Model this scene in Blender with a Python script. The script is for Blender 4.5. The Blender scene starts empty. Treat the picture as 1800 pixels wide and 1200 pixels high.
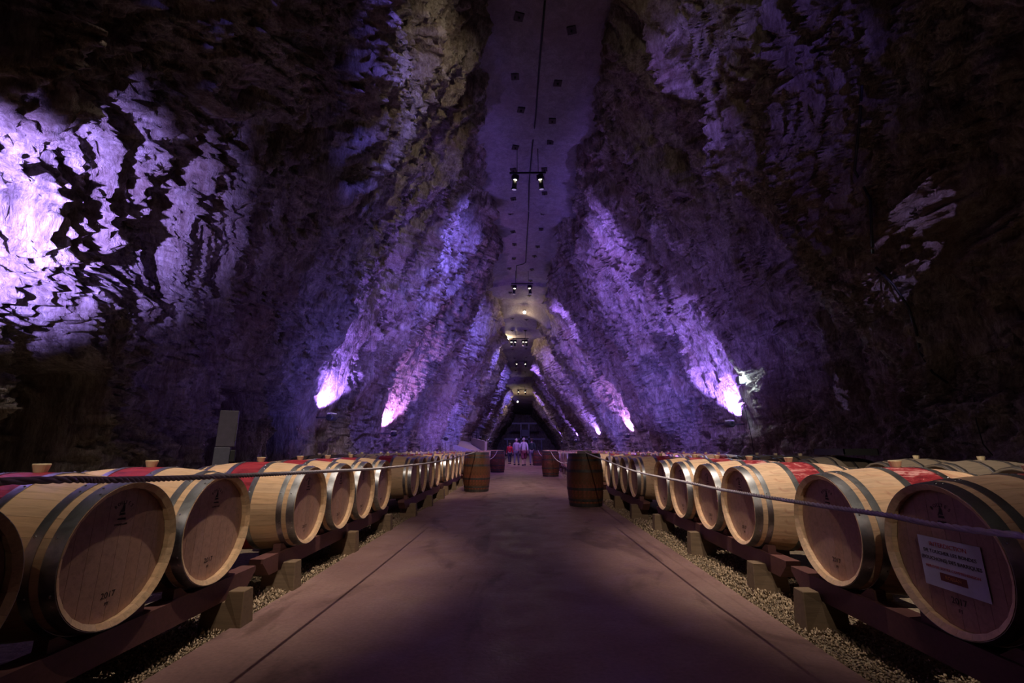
import bpy, bmesh, math, random
import numpy as np
from mathutils import Vector, Matrix, Euler
from mathutils.bvhtree import BVHTree

S = bpy.context.scene
C = S.collection
PI = math.pi
rnd = random.Random(7)

# ------------------------------------------------------------------ camera
F_PX, CAMZ = 800.0, 1.03
PITCH, YAW = math.atan(189 / 800), math.radians(1.25)
cd = bpy.data.cameras.new('camera'); cam = bpy.data.objects.new('camera', cd); C.objects.link(cam)
cd.sensor_width = 36.0; cd.lens = 36.0 * F_PX / 1800; cd.clip_start = .05; cd.clip_end = 300
cam.location = (0, 0, CAMZ); cam.rotation_euler = (PI / 2 + PITCH, 0, YAW)
S.camera = cam
RM = cam.rotation_euler.to_matrix()
def ray(px, py): return (RM @ Vector((px - 900, 600 - py, -F_PX))).normalized()
def on_x(px, py, X):
    d = ray(px, py); return Vector((0, 0, CAMZ)) + d * (X / d.x)
def on_z(px, py, z):
    d = ray(px, py); return Vector((0, 0, CAMZ)) + d * ((z - CAMZ) / d.z)
def on_y(px, py, Y):
    d = ray(px, py); return Vector((0, 0, CAMZ)) + d * (Y / d.y)

# ------------------------------------------------------------------ world and exposure
w = bpy.data.worlds.new('cave_dark'); S.world = w; w.use_nodes = True
w.node_tree.nodes['Background'].inputs[0].default_value = (.30, .24, .42, 1)
w.node_tree.nodes['Background'].inputs[1].default_value = .0
S.view_settings.view_transform = 'Standard'; S.view_settings.look = 'None'
S.view_settings.exposure = 0.0; S.view_settings.gamma = 1.0; S.view_settings.use_curve_mapping = False

# ------------------------------------------------------------------ lights
VIOLET = (.30, .17, 1.0); BLUEV = (.20, .15, 1.0); PINKV = (.55, .24, .95); WARM = (1.0, .80, .58); NEUT = (1.0, .84, .70); MAGV = (.80, .42, .60)
def spot(loc, target, energy, color, angle, blend=.5, size=.06, name='spot_light'):
    l = bpy.data.lights.new(name, 'SPOT'); l.energy = energy; l.color = color
    l.spot_size = math.radians(angle); l.spot_blend = blend; l.shadow_soft_size = size
    o = bpy.data.objects.new(name, l); C.objects.link(o); o.location = loc
    o.rotation_euler = (Vector(target) - Vector(loc)).to_track_quat('-Z', 'Y').to_euler(); return o
def point(loc, energy, color, size=.1, name='point_light'):
    l = bpy.data.lights.new(name, 'POINT'); l.energy = energy; l.color = color; l.shadow_soft_size = size
    o = bpy.data.objects.new(name, l); C.objects.link(o); o.location = loc; return o

# spotlight bars hang every ten metres from the roof: the first is behind the camera
BARS = [-7.6, 3.1, 13.8, 24.5, 34.2, 43.5, 57.0, 68.0]
def bar_z(Y): return 10.2 if Y < 29 else 9.35 if Y < 50 else 8.3
def bar_x(Y): return float(np.interp(Y, [8, 31, 43, 84], [.32, -.1, -.1, .1])) + .02

# big down lights on the barrel rows, crosswise from the bar behind the camera
spot((.9, -7.6, 9.9), (-2.6, 5.2, .9), 2000, NEUT, 20, .7, .035)
spot((-.9, -7.6, 9.9), (2.6, 5.5, .9), 2300, NEUT, 20, .7, .035)
spot((-.1, 3.1, 9.75), (-3.1, 4.2, .9), 2900, NEUT, 37, .8, .05)
spot((.7, 3.1, 9.75), (3.2, 4.5, .9), 3300, NEUT, 36, .8, .05)
for s in (-1, 1): spot((s * .3, -7.6, 9.9), (s * 5.4, 19, 3.4), 2600, BLUEV if s < 0 else VIOLET, 22, 1, .4)  # added violet frontal fill on the side walls, softens their contrast
for Y, ty, e in ((3.1, 13.0, 3600), (13.8, 21.5, 3000), (24.5, 30.5, 2600), (34.2, 42, 2600), (43.5, 53, 2400)):
    for s in (-1, 1):
        spot((bar_x(Y) - s * .5, Y, bar_z(Y) - .45), (s * 2.5, ty, .9), e, NEUT, 30, .7, .04)
# violet fill added at the bars: on the rock, and washing floor and racks
for Y, tx, ty, tz, e in ((3.1, 5.0, 15, 4.6, 1300), (13.8, 6, 22, 3.0, 3000), (24.5, 5.5, 33, 2.5, 2200), (34.2, 5, 44, 2.5, 1300), (43.5, 5, 54, 2.5, 1500), (57, 5, 68, 2.5, 1700)):
    for s in (-1, 1):
        spot((bar_x(Y) + s * .75, Y, bar_z(Y) - .6), (s * tx, ty, tz), e, BLUEV if s < 0 else VIOLET, 34 if Y < 5 else 85, 1, .45)
for Y, e in ((3.1, 120), (13.8, 560), (24.5, 1200), (34.2, 1300)):
    spot((bar_x(Y), Y, bar_z(Y) - .5), (bar_x(Y), Y + 2.5, 0), e, MAGV, 110, 1, .3)
# added wall fill from unseen lights in the aisles between racks and rock
for s, X, ys_ in ((1, 3.35, (8.2, 12.5, 17, 22, 28, 35)), (-1, -3.0, (7.2, 11.5, 16, 21, 27, 33))):
    for k, Y in enumerate(ys_):
        if k or s < 0: spot((X, Y, .35), (X + s * 2.0, Y + 1.6, 4.6), (0 if s > 0 else 60, 300, 420, 480, 500, 520)[k] * 1.35, BLUEV if (k + (s > 0)) % 2 else VIOLET, 120, 1, .25)
# warm lanterns of the two nearest bars resting on the upper rock
spot((1.2, 2.6, 9.0), (-3.2, 11.5, 8.0), 620, WARM, 34, 1, .1)
spot((-.3, 2.6, 8.6), (3.1, 7.4, 8.6), 90, WARM, 50, 1, .1)

# ------------------------------------------------------------------ helpers
def mat(name, build):
    m = bpy.data.materials.new(name); m.use_nodes = True
    nt = m.node_tree; b = nt.nodes['Principled BSDF']; build(nt, b); return m
def nd(nt, t, **kw):
    n = nt.nodes.new(t)
    for k, v in kw.items():
        if hasattr(n, k): setattr(n, k, v)
        else: n.inputs[k.replace('_', ' ')].default_value = v
    return n
def ramp(nt, src, stops):
    r = nt.nodes.new('ShaderNodeValToRGB'); nt.links.new(src, r.inputs[0])
    e = r.color_ramp.elements
    while len(e) < len(stops): e.new(.5)
    for q, (p, c) in zip(e, stops): q.position = p; q.color = (*c, 1)
    return r.outputs[0]
def mix(nt, fac, a, b, mode='MIX'):
    m = nt.nodes.new('ShaderNodeMix'); m.data_type = 'RGBA'; m.blend_type = mode
    for s, v in ((m.inputs[0], fac), (m.inputs[6], a), (m.inputs[7], b)):
        if hasattr(v, 'links') or hasattr(v, 'is_linked'): nt.links.new(v, s)
        elif isinstance(v, (int, float)): s.default_value = v
        else: s.default_value = (*v, 1)
    return m.outputs[2]
def coords(nt, kind='Object', scale=(1, 1, 1)):
    t = nt.nodes.new('ShaderNodeTexCoord'); m = nt.nodes.new('ShaderNodeMapping')
    m.inputs['Scale'].default_value = scale; nt.links.new(t.outputs[kind], m.inputs[0]); return m.outputs[0]
def noise(nt, vec, scale, detail=5, rough=.6, dist=0):
    n = nt.nodes.new('ShaderNodeTexNoise'); n.inputs['Scale'].default_value = scale
    n.inputs['Detail'].default_value = detail; n.inputs['Roughness'].default_value = rough
    n.inputs['Distortion'].default_value = dist; nt.links.new(vec, n.inputs['Vector']); return n.outputs[0]
def bump(nt, b, h, strength, dist):
    n = nt.nodes.new('ShaderNodeBump'); n.inputs['Strength'].default_value = strength
    n.inputs['Distance'].default_value = dist; nt.links.new(h, n.inputs['Height']); nt.links.new(n.outputs[0], b.inputs['Normal'])
def math_(nt, op, a, b=None, clamp=False):
    m = nt.nodes.new('ShaderNodeMath'); m.operation = op; m.use_clamp = clamp
    for s, v in ((m.inputs[0], a), (m.inputs[1], b)):
        if v is None: continue
        if isinstance(v, (int, float)): s.default_value = v
        else: nt.links.new(v, s)
    return m.outputs[0]

def mesh_obj(name, bm, m=None, parent=None, smooth=False):
    me = bpy.data.meshes.new(name); bm.to_mesh(me); bm.free()
    if m is not None:
        for q in (m if isinstance(m, (list, tuple)) else [m]): me.materials.append(q)
    if smooth: me.polygons.foreach_set('use_smooth', [True] * len(me.polygons))
    o = bpy.data.objects.new(name, me); C.objects.link(o)
    if parent: o.parent = parent
    return o
def share(name, me, parent=None, loc=(0, 0, 0), rot=(0, 0, 0)):
    o = bpy.data.objects.new(name, me); C.objects.link(o); o.parent = parent; o.location = loc; o.rotation_euler = rot; return o
def thing(name, label, cat, loc=(0, 0, 0), rotz=0, group=None):
    o = bpy.data.objects.new(name, None); o.empty_display_size = .1; C.objects.link(o)
    o.location = loc; o.rotation_euler = (0, 0, rotz); return tag(o, label, cat, group)
def tag(o, label, cat, group=None, kind=None):
    o['label'] = label; o['category'] = cat
    if group: o['group'] = group
    if kind: o['kind'] = kind
    return o
def add_box(bm, lo, hi, bevel=0, mi=0):
    g = bmesh.ops.create_cube(bm, size=1)
    c = [(a + b) / 2 for a, b in zip(lo, hi)]; s = [b - a for a, b in zip(lo, hi)]
    for v in g['verts']: v.co = Vector([v.co[i] * s[i] + c[i] for i in range(3)])
    fs = {f for v in g['verts'] for f in v.link_faces}
    for f in fs: f.material_index = mi
    if bevel:
        es = list({e for v in g['verts'] for e in v.link_edges})
        bmesh.ops.bevel(bm, geom=es, offset=bevel, segments=2, affect='EDGES', profile=.5)
def add_tube(bm, pts, rad, n=8, cap=True, mi=0):
    pts = [Vector(p) for p in pts]; rings = []
    rads = rad if isinstance(rad, (list, tuple)) else [rad] * len(pts)
    up = Vector((0, 0, 1))
    for i, p in enumerate(pts):
        d = (pts[min(i + 1, len(pts) - 1)] - pts[max(i - 1, 0)]).normalized()
        u = up if abs(d.dot(up)) < .95 else Vector((1, 0, 0))
        a = d.cross(u).normalized(); b = d.cross(a)
        rings.append([bm.verts.new(p + (a * math.cos(2 * PI * k / n) + b * math.sin(2 * PI * k / n)) * rads[i]) for k in range(n)])
    for r0, r1 in zip(rings, rings[1:]):
        for k in range(n):
            f = bm.faces.new((r0[k], r0[(k + 1) % n], r1[(k + 1) % n], r1[k])); f.material_index = mi; f.smooth = True
    if cap:
        for r in (rings[0][::-1], rings[-1]):
            f = bm.faces.new(r); f.material_index = mi
def lathe_x(bm, prof, n=48, mi=0, closed=True, smooth=True):
    """revolve (x, r) pairs about the X axis"""
    rings = []
    for x, r in prof:
        rings.append([bm.verts.new((x, r * math.sin(2 * PI * k / n), r * math.cos(2 * PI * k / n))) for k in range(n)])
    m = len(rings)
    for i in range(m if closed else m - 1):
        a, b = rings[i], rings[(i + 1) % m]
        for k in range(n):
            f = bm.faces.new((a[k], b[k], b[(k + 1) % n], a[(k + 1) % n])); f.material_index = mi; f.smooth = smooth
    return rings
def text_mesh(body, size, m, align='CENTER', depth=.0004):
    cu = bpy.data.curves.new('t', 'FONT'); cu.body = body; cu.size = size; cu.align_x = align; cu.align_y = 'CENTER'
    cu.extrude = depth; cu.resolution_u = 2
    o = bpy.data.objects.new('t', cu); C.objects.link(o)
    bpy.context.view_layer.update()
    me = bpy.data.meshes.new_from_object(o.evaluated_get(bpy.context.evaluated_depsgraph_get()))
    bpy.data.objects.remove(o); bpy.data.curves.remove(cu); me.materials.clear(); me.materials.append(m); return me

# ------------------------------------------------------------------ materials
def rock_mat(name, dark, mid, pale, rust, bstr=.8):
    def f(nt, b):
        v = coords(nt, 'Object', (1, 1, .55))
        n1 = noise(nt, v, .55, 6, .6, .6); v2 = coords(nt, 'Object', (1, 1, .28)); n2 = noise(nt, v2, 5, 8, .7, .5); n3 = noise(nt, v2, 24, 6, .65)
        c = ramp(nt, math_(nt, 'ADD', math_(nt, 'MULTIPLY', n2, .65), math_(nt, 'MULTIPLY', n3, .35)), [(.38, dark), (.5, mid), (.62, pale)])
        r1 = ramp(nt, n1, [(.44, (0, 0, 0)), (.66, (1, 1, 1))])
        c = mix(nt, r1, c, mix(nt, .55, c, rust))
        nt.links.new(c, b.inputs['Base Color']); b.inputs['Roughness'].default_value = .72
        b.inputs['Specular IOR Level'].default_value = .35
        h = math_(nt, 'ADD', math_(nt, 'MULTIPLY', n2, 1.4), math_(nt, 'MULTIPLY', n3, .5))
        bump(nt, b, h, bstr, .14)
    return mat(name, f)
M = {}
M['rock'] = rock_mat('limestone', (.17, .13, .11), (.42, .36, .31), (.74, .68, .61), (.27, .16, .10), 1.0)
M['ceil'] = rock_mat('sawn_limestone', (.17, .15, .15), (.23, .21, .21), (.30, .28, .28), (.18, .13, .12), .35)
def f(nt, b):
    v = coords(nt); n1 = noise(nt, v, .9, 6, .62, .7); n2 = noise(nt, v, 40, 4, .6); n3 = noise(nt, v, 3.2, 6, .65, .3)
    n4 = noise(nt, coords(nt, 'Object', (1.4, .5, 1)), 1.1, 5, .6, 1.2)
    c = ramp(nt, n1, [(.32, (.165, .09, .083)), (.55, (.225, .13, .115)), (.72, (.27, .17, .145))])
    st = ramp(nt, n4, [(.55, (1, 1, 1)), (.63, (.5, .45, .43)), (.72, (.38, .33, .31))])
    c = mix(nt, .8, c, st, 'MULTIPLY')
    c = mix(nt, .25, c, ramp(nt, n2, [(.3, (.2, .2, .2)), (.7, (.9, .9, .9))]), 'OVERLAY')
    nt.links.new(c, b.inputs['Base Color'])
    r = ramp(nt, n3, [(.3, (.42, .42, .42)), (.7, (.68, .68, .68))]); nt.links.new(r, b.inputs['Roughness'])
    bump(nt, b, n2, .25, .01)
M['concrete'] = mat('red_tinted_concrete', f)
def f(nt, b):
    v = coords(nt); n1 = noise(nt, v, 30, 5, .6)
    nt.links.new(ramp(nt, n1, [(.3, (.10, .075, .05)), (.7, (.24, .185, .12))]), b.inputs['Base Color'])
    b.inputs['Roughness'].default_value = .95; bump(nt, b, n1, .6, .02)
M['soil'] = mat('gravelly_soil', f)
def f(nt, b):
    v = coords(nt); n1 = noise(nt, v, 9, 3, .5)
    g = nd(nt, 'ShaderNodeNewGeometry')
    c = ramp(nt, g.outputs['Random Per Island'], [(0, (.13, .09, .055)), (.5, (.27, .19, .115)), (1, (.42, .32, .205))])
    nt.links.new(c, b.inputs['Base Color']); b.inputs['Roughness'].default_value = .9
M['chips'] = mat('gravel_chips', f)

def oak(name, tone, red=False, stains=False, dark=1.0, rough=.5):
    """oak with grain along X; staves carry a wine-red bilge band between the middle hoops"""
    def f(nt, b):
        t = nt.nodes.new('ShaderNodeTexCoord')
        oi = nt.nodes.new('ShaderNodeObjectInfo')
        mp = nt.nodes.new('ShaderNodeMapping'); mp.inputs['Scale'].default_value = (1.6, 26, 26)
        nt.links.new(t.outputs['Object'], mp.inputs[0])
        off = nt.nodes.new('ShaderNodeCombineXYZ')
        nt.links.new(math_(nt, 'MULTIPLY', oi.outputs['Random'], 37.0), off.inputs[0]); nt.links.new(math_(nt, 'MULTIPLY', oi.outputs['Random'], 91.0), off.inputs[2])
        nt.links.new(off.outputs[0], mp.inputs['Location'])
        g = noise(nt, mp.outputs[0], 1.6, 6, .65, .5); g2 = noise(nt, mp.outputs[0], 7, 3, .5)
        a = tuple(x * .72 for x in tone); p = tuple(min(1, x * 1.16) for x in tone)
        c = ramp(nt, g, [(.28, a), (.5, tone), (.75, p)])
        v = ramp(nt, oi.outputs['Random'], [(0, (.90, .88, .87)), (.5, (1, 1, 1)), (1, (1.0, .93, .86))])
        c = mix(nt, 1, c, v, 'MULTIPLY')
        if dark != 1: c = mix(nt, 1, c, (dark,) * 3, 'MULTIPLY')
        if stains:
            n = noise(nt, t.outputs['Object'], 5.5, 7, .7, .9)
            c = mix(nt, ramp(nt, n, [(.50, (0, 0, 0)), (.64, (.60, .60, .60))]), c, (.34, .075, .06))
        if red:
            sx = nt.nodes.new('ShaderNodeSeparateXYZ'); nt.links.new(t.outputs['Object'], sx.inputs[0])
            ax = math_(nt, 'ABSOLUTE', sx.outputs[0]); msk = math_(nt, 'LESS_THAN', ax, .128)
            mp2 = nt.nodes.new('ShaderNodeMapping'); mp2.inputs['Scale'].default_value = (4, 9, 9)
            nt.links.new(t.outputs['Object'], mp2.inputs[0]); nt.links.new(off.outputs[0], mp2.inputs['Location'])
            w_ = noise(nt, mp2.outputs[0], 1.3, 8, .75, 1.0)
            wear = .30 if stains else .0
            rc = ramp(nt, w_, [(.36, (.09, .006, .010)), (.47, (.24, .014, .024)), (.53 if stains else .60, (.33, .028, .038)), (.60 if stains else .72, (.33 + wear, .03 + wear * .9, .05 + wear * .75))])
            c = mix(nt, msk, c, rc)
        nt.links.new(c, b.inputs['Base Color']); b.inputs['Roughness'].default_value = rough
        b.inputs['Specular IOR Level'].default_value = .4
        bump(nt, b, g2, .12, .004)
    return mat(name, f)
OAK = (.61, .415, .245); OAKP = (.68, .47, .30)
M['oak'] = oak('new_oak_red_bilge', OAK, red=True)
M['oak_stained'] = oak('oak_wine_stained_red_bilge', OAKP, red=True, stains=True)
M['oak_head'] = oak('oak_head_pinkish', (.40, .235, .18), rough=.42)
M['oak_old'] = oak('old_brown_oak', (.115, .045, .02), stains=True, rough=.45)
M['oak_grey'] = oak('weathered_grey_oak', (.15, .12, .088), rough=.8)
M['oak_pale'] = oak('pale_dusty_oak', (.60, .50, .34), rough=.6)
M['beam'] = oak('wine_red_beam', (.125, .05, .045), rough=.6)
M['block'] = oak('sawn_block', (.17, .115, .07), rough=.85)
def f(nt, b):
    v = coords(nt, 'Object', (1, 1, 1)); n = noise(nt, v, 14, 6, .7, .4); n2 = noise(nt, v, 60, 3, .5)
    nt.links.new(ramp(nt, n, [(.3, (.27, .28, .29)), (.6, (.48, .49, .50)), (.8, (.60, .60, .60))]), b.inputs['Base Color'])
    nt.links.new(ramp(nt, n, [(.3, (.46,) * 3), (.7, (.27,) * 3)]), b.inputs['Roughness'])
    b.inputs['Metallic'].default_value = 1; bump(nt, b, n2, .06, .003)
M['steel'] = mat('galvanised_steel', f)
def f(nt, b):
    v = coords(nt); n = noise(nt, v, 9, 6, .7)
    nt.links.new(ramp(nt, n, [(.35, (.05, .047, .05)), (.7, (.12, .10, .09))]), b.inputs['Base Color'])
    b.inputs['Metallic'].default_value = .7; b.inputs['Roughness'].default_value = .55
M['old_steel'] = mat('tarnished_hoop_iron', f)
def plain(name, col, rough=.6, metal=0, emit=None, es=0):
    def f(nt, b):
        v = coords(nt); n = noise(nt, v, 12, 4, .6)
        lo = tuple(x * .85 for x in col); hi = tuple(min(1, x * 1.1) for x in col)
        nt.links.new(ramp(nt, n, [(.3, lo), (.7, hi)]), b.inputs['Base Color'])
        b.inputs['Roughness'].default_value = rough; b.inputs['Metallic'].default_value = metal
        if emit: b.inputs['Emission Color'].default_value = (*emit, 1); b.inputs['Emission Strength'].default_value = es
    return mat(name, f)
M['bung'] = plain('cream_silicone', (.72, .60, .36), .5)
M['bolt'] = plain('bright_rivet_steel', (.75, .75, .75), .2, 1)
M['black'] = plain('black_painted_metal', (.02, .02, .022), .5, .3)
M['lampmetal'] = plain('grey_lamp_housing', (.08, .075, .09), .45, .5)
M['warmlens'] = plain('warm_lamp_glow', (1, .9, .7), .4, 0, (1, .86, .6), 30)
M['farlens'] = plain('warm_far_lamp', (1, .9, .7), .4, 0, (1, .82, .55), 60)
M['whitelens'] = plain('cold_lamp_glow', (1, 1, 1), .4, 0, (.75, .95, 1), 120)
M['violetlens'] = plain('violet_lamp_lens', (.12, .10, .16), .4, 0, (.6, .45, 1), .4)
M['rope'] = plain('grey_twisted_rope', (.62, .56, .60), .75)
M['ink'] = plain('branding_ink', (.035, .018, .015), .8)
M['paper'] = plain('white_paper', (.62, .64, .72), .35)
M['redink'] = plain('red_ink', (.55, .10, .10), .7)
M['darkred'] = plain('dark_red_print', (.16, .03, .02), .6)
M['gold'] = plain('gold_print', (.55, .22, .06), .6)
M['panel'] = plain('grey_blue_panel', (.07, .07, .10), .5)
M['panel2'] = plain('pale_grey_panel', (.07, .06, .09), .4)
M['plate'] = plain('rusty_anchor_plate', (.05, .04, .04), .6, .6)
M['parapet'] = plain('rendered_wall', (.42, .36, .33), .85)

# ------------------------------------------------------------------ noise toolbox (numpy)
def hsh(ix, iy, seed):
    h = (ix.astype(np.int64) * 374761393 + iy.astype(np.int64) * 668265263 + seed * 1442695041) & 0xffffffff
    h = ((h ^ (h >> 13)) * 1274126177) & 0xffffffff
    h = ((h ^ (h >> 16)) * 2246822519) & 0xffffffff
    return (h ^ (h >> 15)) / 4294967296.0
def perlin(x, y, seed=0):
    ix = np.floor(x); iy = np.floor(y); fx = x - ix; fy = y - iy
    u = fx * fx * fx * (fx * (fx * 6 - 15) + 10); v = fy * fy * fy * (fy * (fy * 6 - 15) + 10)
    def g(a, b):
        t = hsh(ix + a, iy + b, seed) * 2 * PI; return np.cos(t) * (fx - a) + np.sin(t) * (fy - b)
    return ((g(0, 0) * (1 - u) + g(1, 0) * u) * (1 - v) + (g(0, 1) * (1 - u) + g(1, 1) * u) * v) * 1.5
def fbm(x, y, o, seed, gain=.5):
    r = 0; a = 1
    for i in range(o): r = r + a * perlin(x * 2 ** i, y * 2 ** i, seed + i * 17); a *= gain
    return r
def ridged(x, y, o, seed, gain=.55):
    r = 0; a = 1
    for i in range(o): r = r + a * (1 - 2 * np.abs(perlin(x * 2 ** i, y * 2 ** i, seed + i * 31))); a *= gain
    return r - .9
def facets(x, y, seed, tilt=1.0):
    """blocky rock: every cell is a tilted plane of its own height"""
    ix = np.floor(x); iy = np.floor(y); best = np.full(x.shape, 9.); out = np.zeros(x.shape)
    for a in (-1, 0, 1):
        for b in (-1, 0, 1):
            cx = ix + a; cy = iy + b
            px = cx + hsh(cx, cy, seed); py = cy + hsh(cx, cy, seed + 5)
            dx = x - px; dy = y - py; d = dx * dx + dy * dy
            h = hsh(cx, cy, seed + 9) - .5 + tilt * ((hsh(cx, cy, seed + 11) - .5) * dx + (hsh(cx, cy, seed + 13) - .5) * dy) * 2
            m = d < best; best = np.where(m, d, best); out = np.where(m, h, out)
    return out
def sm(x, a, b):
    t = np.clip((x - a) / (b - a), 0, 1); return t * t * (3 - 2 * t)
def grid_mesh(name, P, m, parent=None, flip=False):
    ny, nx = P.shape[:2]; me = bpy.data.meshes.new(name)
    me.vertices.add(nx * ny); me.vertices.foreach_set('co', P.reshape(-1).astype(np.float32))
    i = np.arange(ny - 1)[:, None] * nx + np.arange(nx - 1)[None, :]
    q = np.stack([i, i + 1, i + nx + 1, i + nx], -1).reshape(-1, 4)
    if flip: q = q[:, ::-1]
    n = len(q); me.loops.add(n * 4); me.loops.foreach_set('vertex_index', q.reshape(-1).astype(np.int32))
    me.polygons.add(n); me.polygons.foreach_set('loop_start', (np.arange(n) * 4).astype(np.int32))
    me.update(calc_edges=True); me.materials.append(m)
    o = bpy.data.objects.new(name, me); C.objects.link(o); o.parent = parent; return o, q

# ------------------------------------------------------------------ cave walls
def ceil_z(Y):
    return np.interp(Y, [22, 29.4, 29.65, 41, 42, 54, 56, 70, 90], [11.1, 10.55, 9.95, 9.9, 9.6, 9.3, 8.8, 8.4, 8.0])
CXL = lambda Y: np.interp(Y, [-20, 8, 28, 30.5, 43, 84], [-.7, -.8, -1.65, -1.45, -1.6, -1.7])
CXR = lambda Y: np.interp(Y, [-20, 8, 28, 30.5, 43, 84], [2.3, 2.15, 1.5, 1.2, 1.1, 1.9])
ys = [-11.0]
while ys[-1] < 96:
    y = ys[-1]; ys.append(y + max(.03, .0062 * abs(y)) * (1 if y > -1 else 6))
ys = np.array(ys); NT = 430
tt = np.linspace(0, 1, NT)
L_PTS = ([0, .17, .36, .58, .80, 1.0], [6.1, 6.05, 5.2, 3.7, 1.75, 0])     # distance out from the roof edge, by height fraction
LFOOT = ([-11, 0, 20, 45, 84], [5.5, 5.4, 4.6, 3.6, 3.6]); RFOOT = ([-11, 0, 20, 45, 84], [5.0, 5.0, 5.1, 5.0, 5.0])
def wall_x(Y, side, z=2.0):
    e = float(CXL(Y) if side < 0 else CXR(Y)); f_ = float(np.interp(Y, *(LFOOT if side < 0 else RFOOT)))
    return e + side * f_ * float(np.interp(z / float(ceil_z(Y)), [0, .17, .36, .58, .80, 1.0], [1.0, .985, .83, .56, .26, 0]))
def fit(px, py, side, clear=.36):
    X = side * 5.2
    for _ in range(12): p = on_x(px, py, X); X = wall_x(p.y, side, p.z) - side * clear
    return on_x(px, py, X)
UPL = [(583, 733), (692, 762), (784, 771), (845, 770), (862, 777)]; UPR = [(1283, 745), (1103, 766), (1046, 771), (1012, 775), (988, 777)]
PUL = [fit(x, y, -1) for x, y in UPL]; PUR = [fit(x, y, 1) for x, y in UPR]
BAYS_L = [(p.y, w_, z) for p, w_, z in zip(PUL, (1.6, 1.7, 1.6, 2.2, 2.6), (4.6, 4.6, 4, 5, 5))]; BAYS_R = [(p.y, w_, z) for p, w_, z in zip(PUR, (1.7, 1.6, 1.8, 2.2, 2.6), (4.8, 4.2, 4.2, 5, 5))]
def build_wall(name, side, seed):
    Y, T = np.meshgrid(ys, tt, indexing='ij')
    top = ceil_z(Y); edge = CXL(Y) if side < 0 else CXR(Y)
    foot = np.interp(Y, [-11, 0, 20, 45, 84], [5.5, 5.4, 4.6, 3.6, 3.6] if side < 0 else [5.0, 5.0, 5.1, 5.0, 5.0])
    prof = np.interp(T, [0, .17, .36, .58, .80, 1.0], [1.0, .985, .83, .56, .26, 0])
    Z = T * (top + .25) - .05
    X = edge + side * foot * prof
    nz = -np.cos(np.arctan2(12.0, foot)) * sm(T, .1, .3) ; nx = -side * np.sqrt(1 - nz * nz)   # inward normal
    u = Y; v = Z * 1.1
    wu = u + .7 * fbm(u * .35, v * .3, 3, seed + 1); wv = v + .9 * fbm(u * .3, v * .35, 3, seed + 2)
    # long buttresses running up the wall, every few metres
    d = .50 * fbm(u * .20 + 3.3, v * .05, 3, seed + 3) + .17 * np.sin(u * 2 * PI / 6.3 + seed + .5 * fbm(u * .1, v * .2, 2, seed + 40))
    sk = wu + side * 0 + .25 * wv
    near = 1 - sm(u, 5, 11)
    if side < 0: d *= 1 - .75 * near
    ku = wu + .50 * wv                      # streaks lean along the cut
    d += .24 * ridged(ku * .42, wv * .12, 3, seed + 4)
    d += .15 * facets(ku * .75, wv * .2, seed + 5, 1.2)
    d += .16 * ridged(ku * 1.25, wv * .30, 3, seed + 6, .5)
    d += .10 * facets(ku * 2.1, wv * .55, seed + 7, 1.6)
    d += .10 * ridged(ku * 3.0, wv * .9, 3, seed + 16, .55)
    d += .07 * ridged(wu * 2.4, wv * 1.4, 4, seed + 17, .6)
    d += .06 * facets(ku * 5, wv * 2.2, seed + 8, 1.7)
    d += .035 * ridged(wu * 8, wv * 3.2, 3, seed + 9)
    d += .026 * facets(ku * 12, wv * 6, seed + 10, 1.6)
    d += near * (.14 * ridged(wu * 1.7 + wv * .8, wv * 1.6 - wu * .5, 4, seed + 14, .65) + .075 * facets(wu * 4 + wv, wv * 4.4, seed + 15, 1.8) + .05 * ridged(wu * 5, wv * 6, 3, seed + 18, .7) + .03 * facets(wu * 10, wv * 10, seed + 19, 1.8))
    # hanging flow lobes
    lb = np.maximum(0, perlin(wu * 1.25 + .3 * wv, wv * .5, seed + 23) - .12); d += .55 * lb * sm(T, .2, .35)
    lob = np.maximum(0, perlin(ku * .9, wv * .20, seed + 21) - .25); d += .8 * lob * sm(T, .25, .45)
    # bedding layers near the ground
    zz = Z + .12 * fbm(u * .4, v * .2, 3, seed + 12) + .02 * u
    lay = hsh(np.floor(zz * 4.2), np.floor(u * .4 + hsh(np.floor(zz * 4.2), zz * 0, 3) * 5), seed + 13) - .5
    d += .11 * lay * (1 - sm(Z, 1.4, 3.0)) * (1 - .6 * sm(u, 10, 16))
    # keep clear of the racks and calm at the roof line
    d *= (1 - .75 * sm(T, .93, 1.0)) * (.55 + .45 * sm(T, .03, .2))
    d = np.where(T < .16, np.minimum(d, .55), d)
    if side < 0:      # dark openings cut in the foot of the left wall
        for (a, b, h) in ((5.2, 6.0, 2.0), (8.6, 9.5, 2.1), (10.9, 11.6, 1.9)):
            d -= 1.1 * sm(Y, a - .15, a) * (1 - sm(Y, b, b + .15)) * (1 - sm(Z, h - .1, h + .15))
        # long diagonal crack in the lit bay
        A = on_x(0, 500, -4.6); B = on_x(285, 258, -3.7)
        dy, dz = B.y - A.y, B.z - A.z; L = math.hypot(dy, dz)
        dist = ((Y - A.y) * dz - (Z - A.z) * dy) / L + .08 * perlin(u * 1.5, v * 1.5, 77); s_ = ((Y - A.y) * dy + (Z - A.z) * dz) / L
        inside = sm(s_, -2, 0) * (1 - sm(s_, L, L + .6))
        d -= .35 * np.exp(-(dist / .06) ** 2) * inside
        d += .25 * sm(dist, .02, .5) * (1 - sm(dist, .5, 1.6)) * inside
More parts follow.
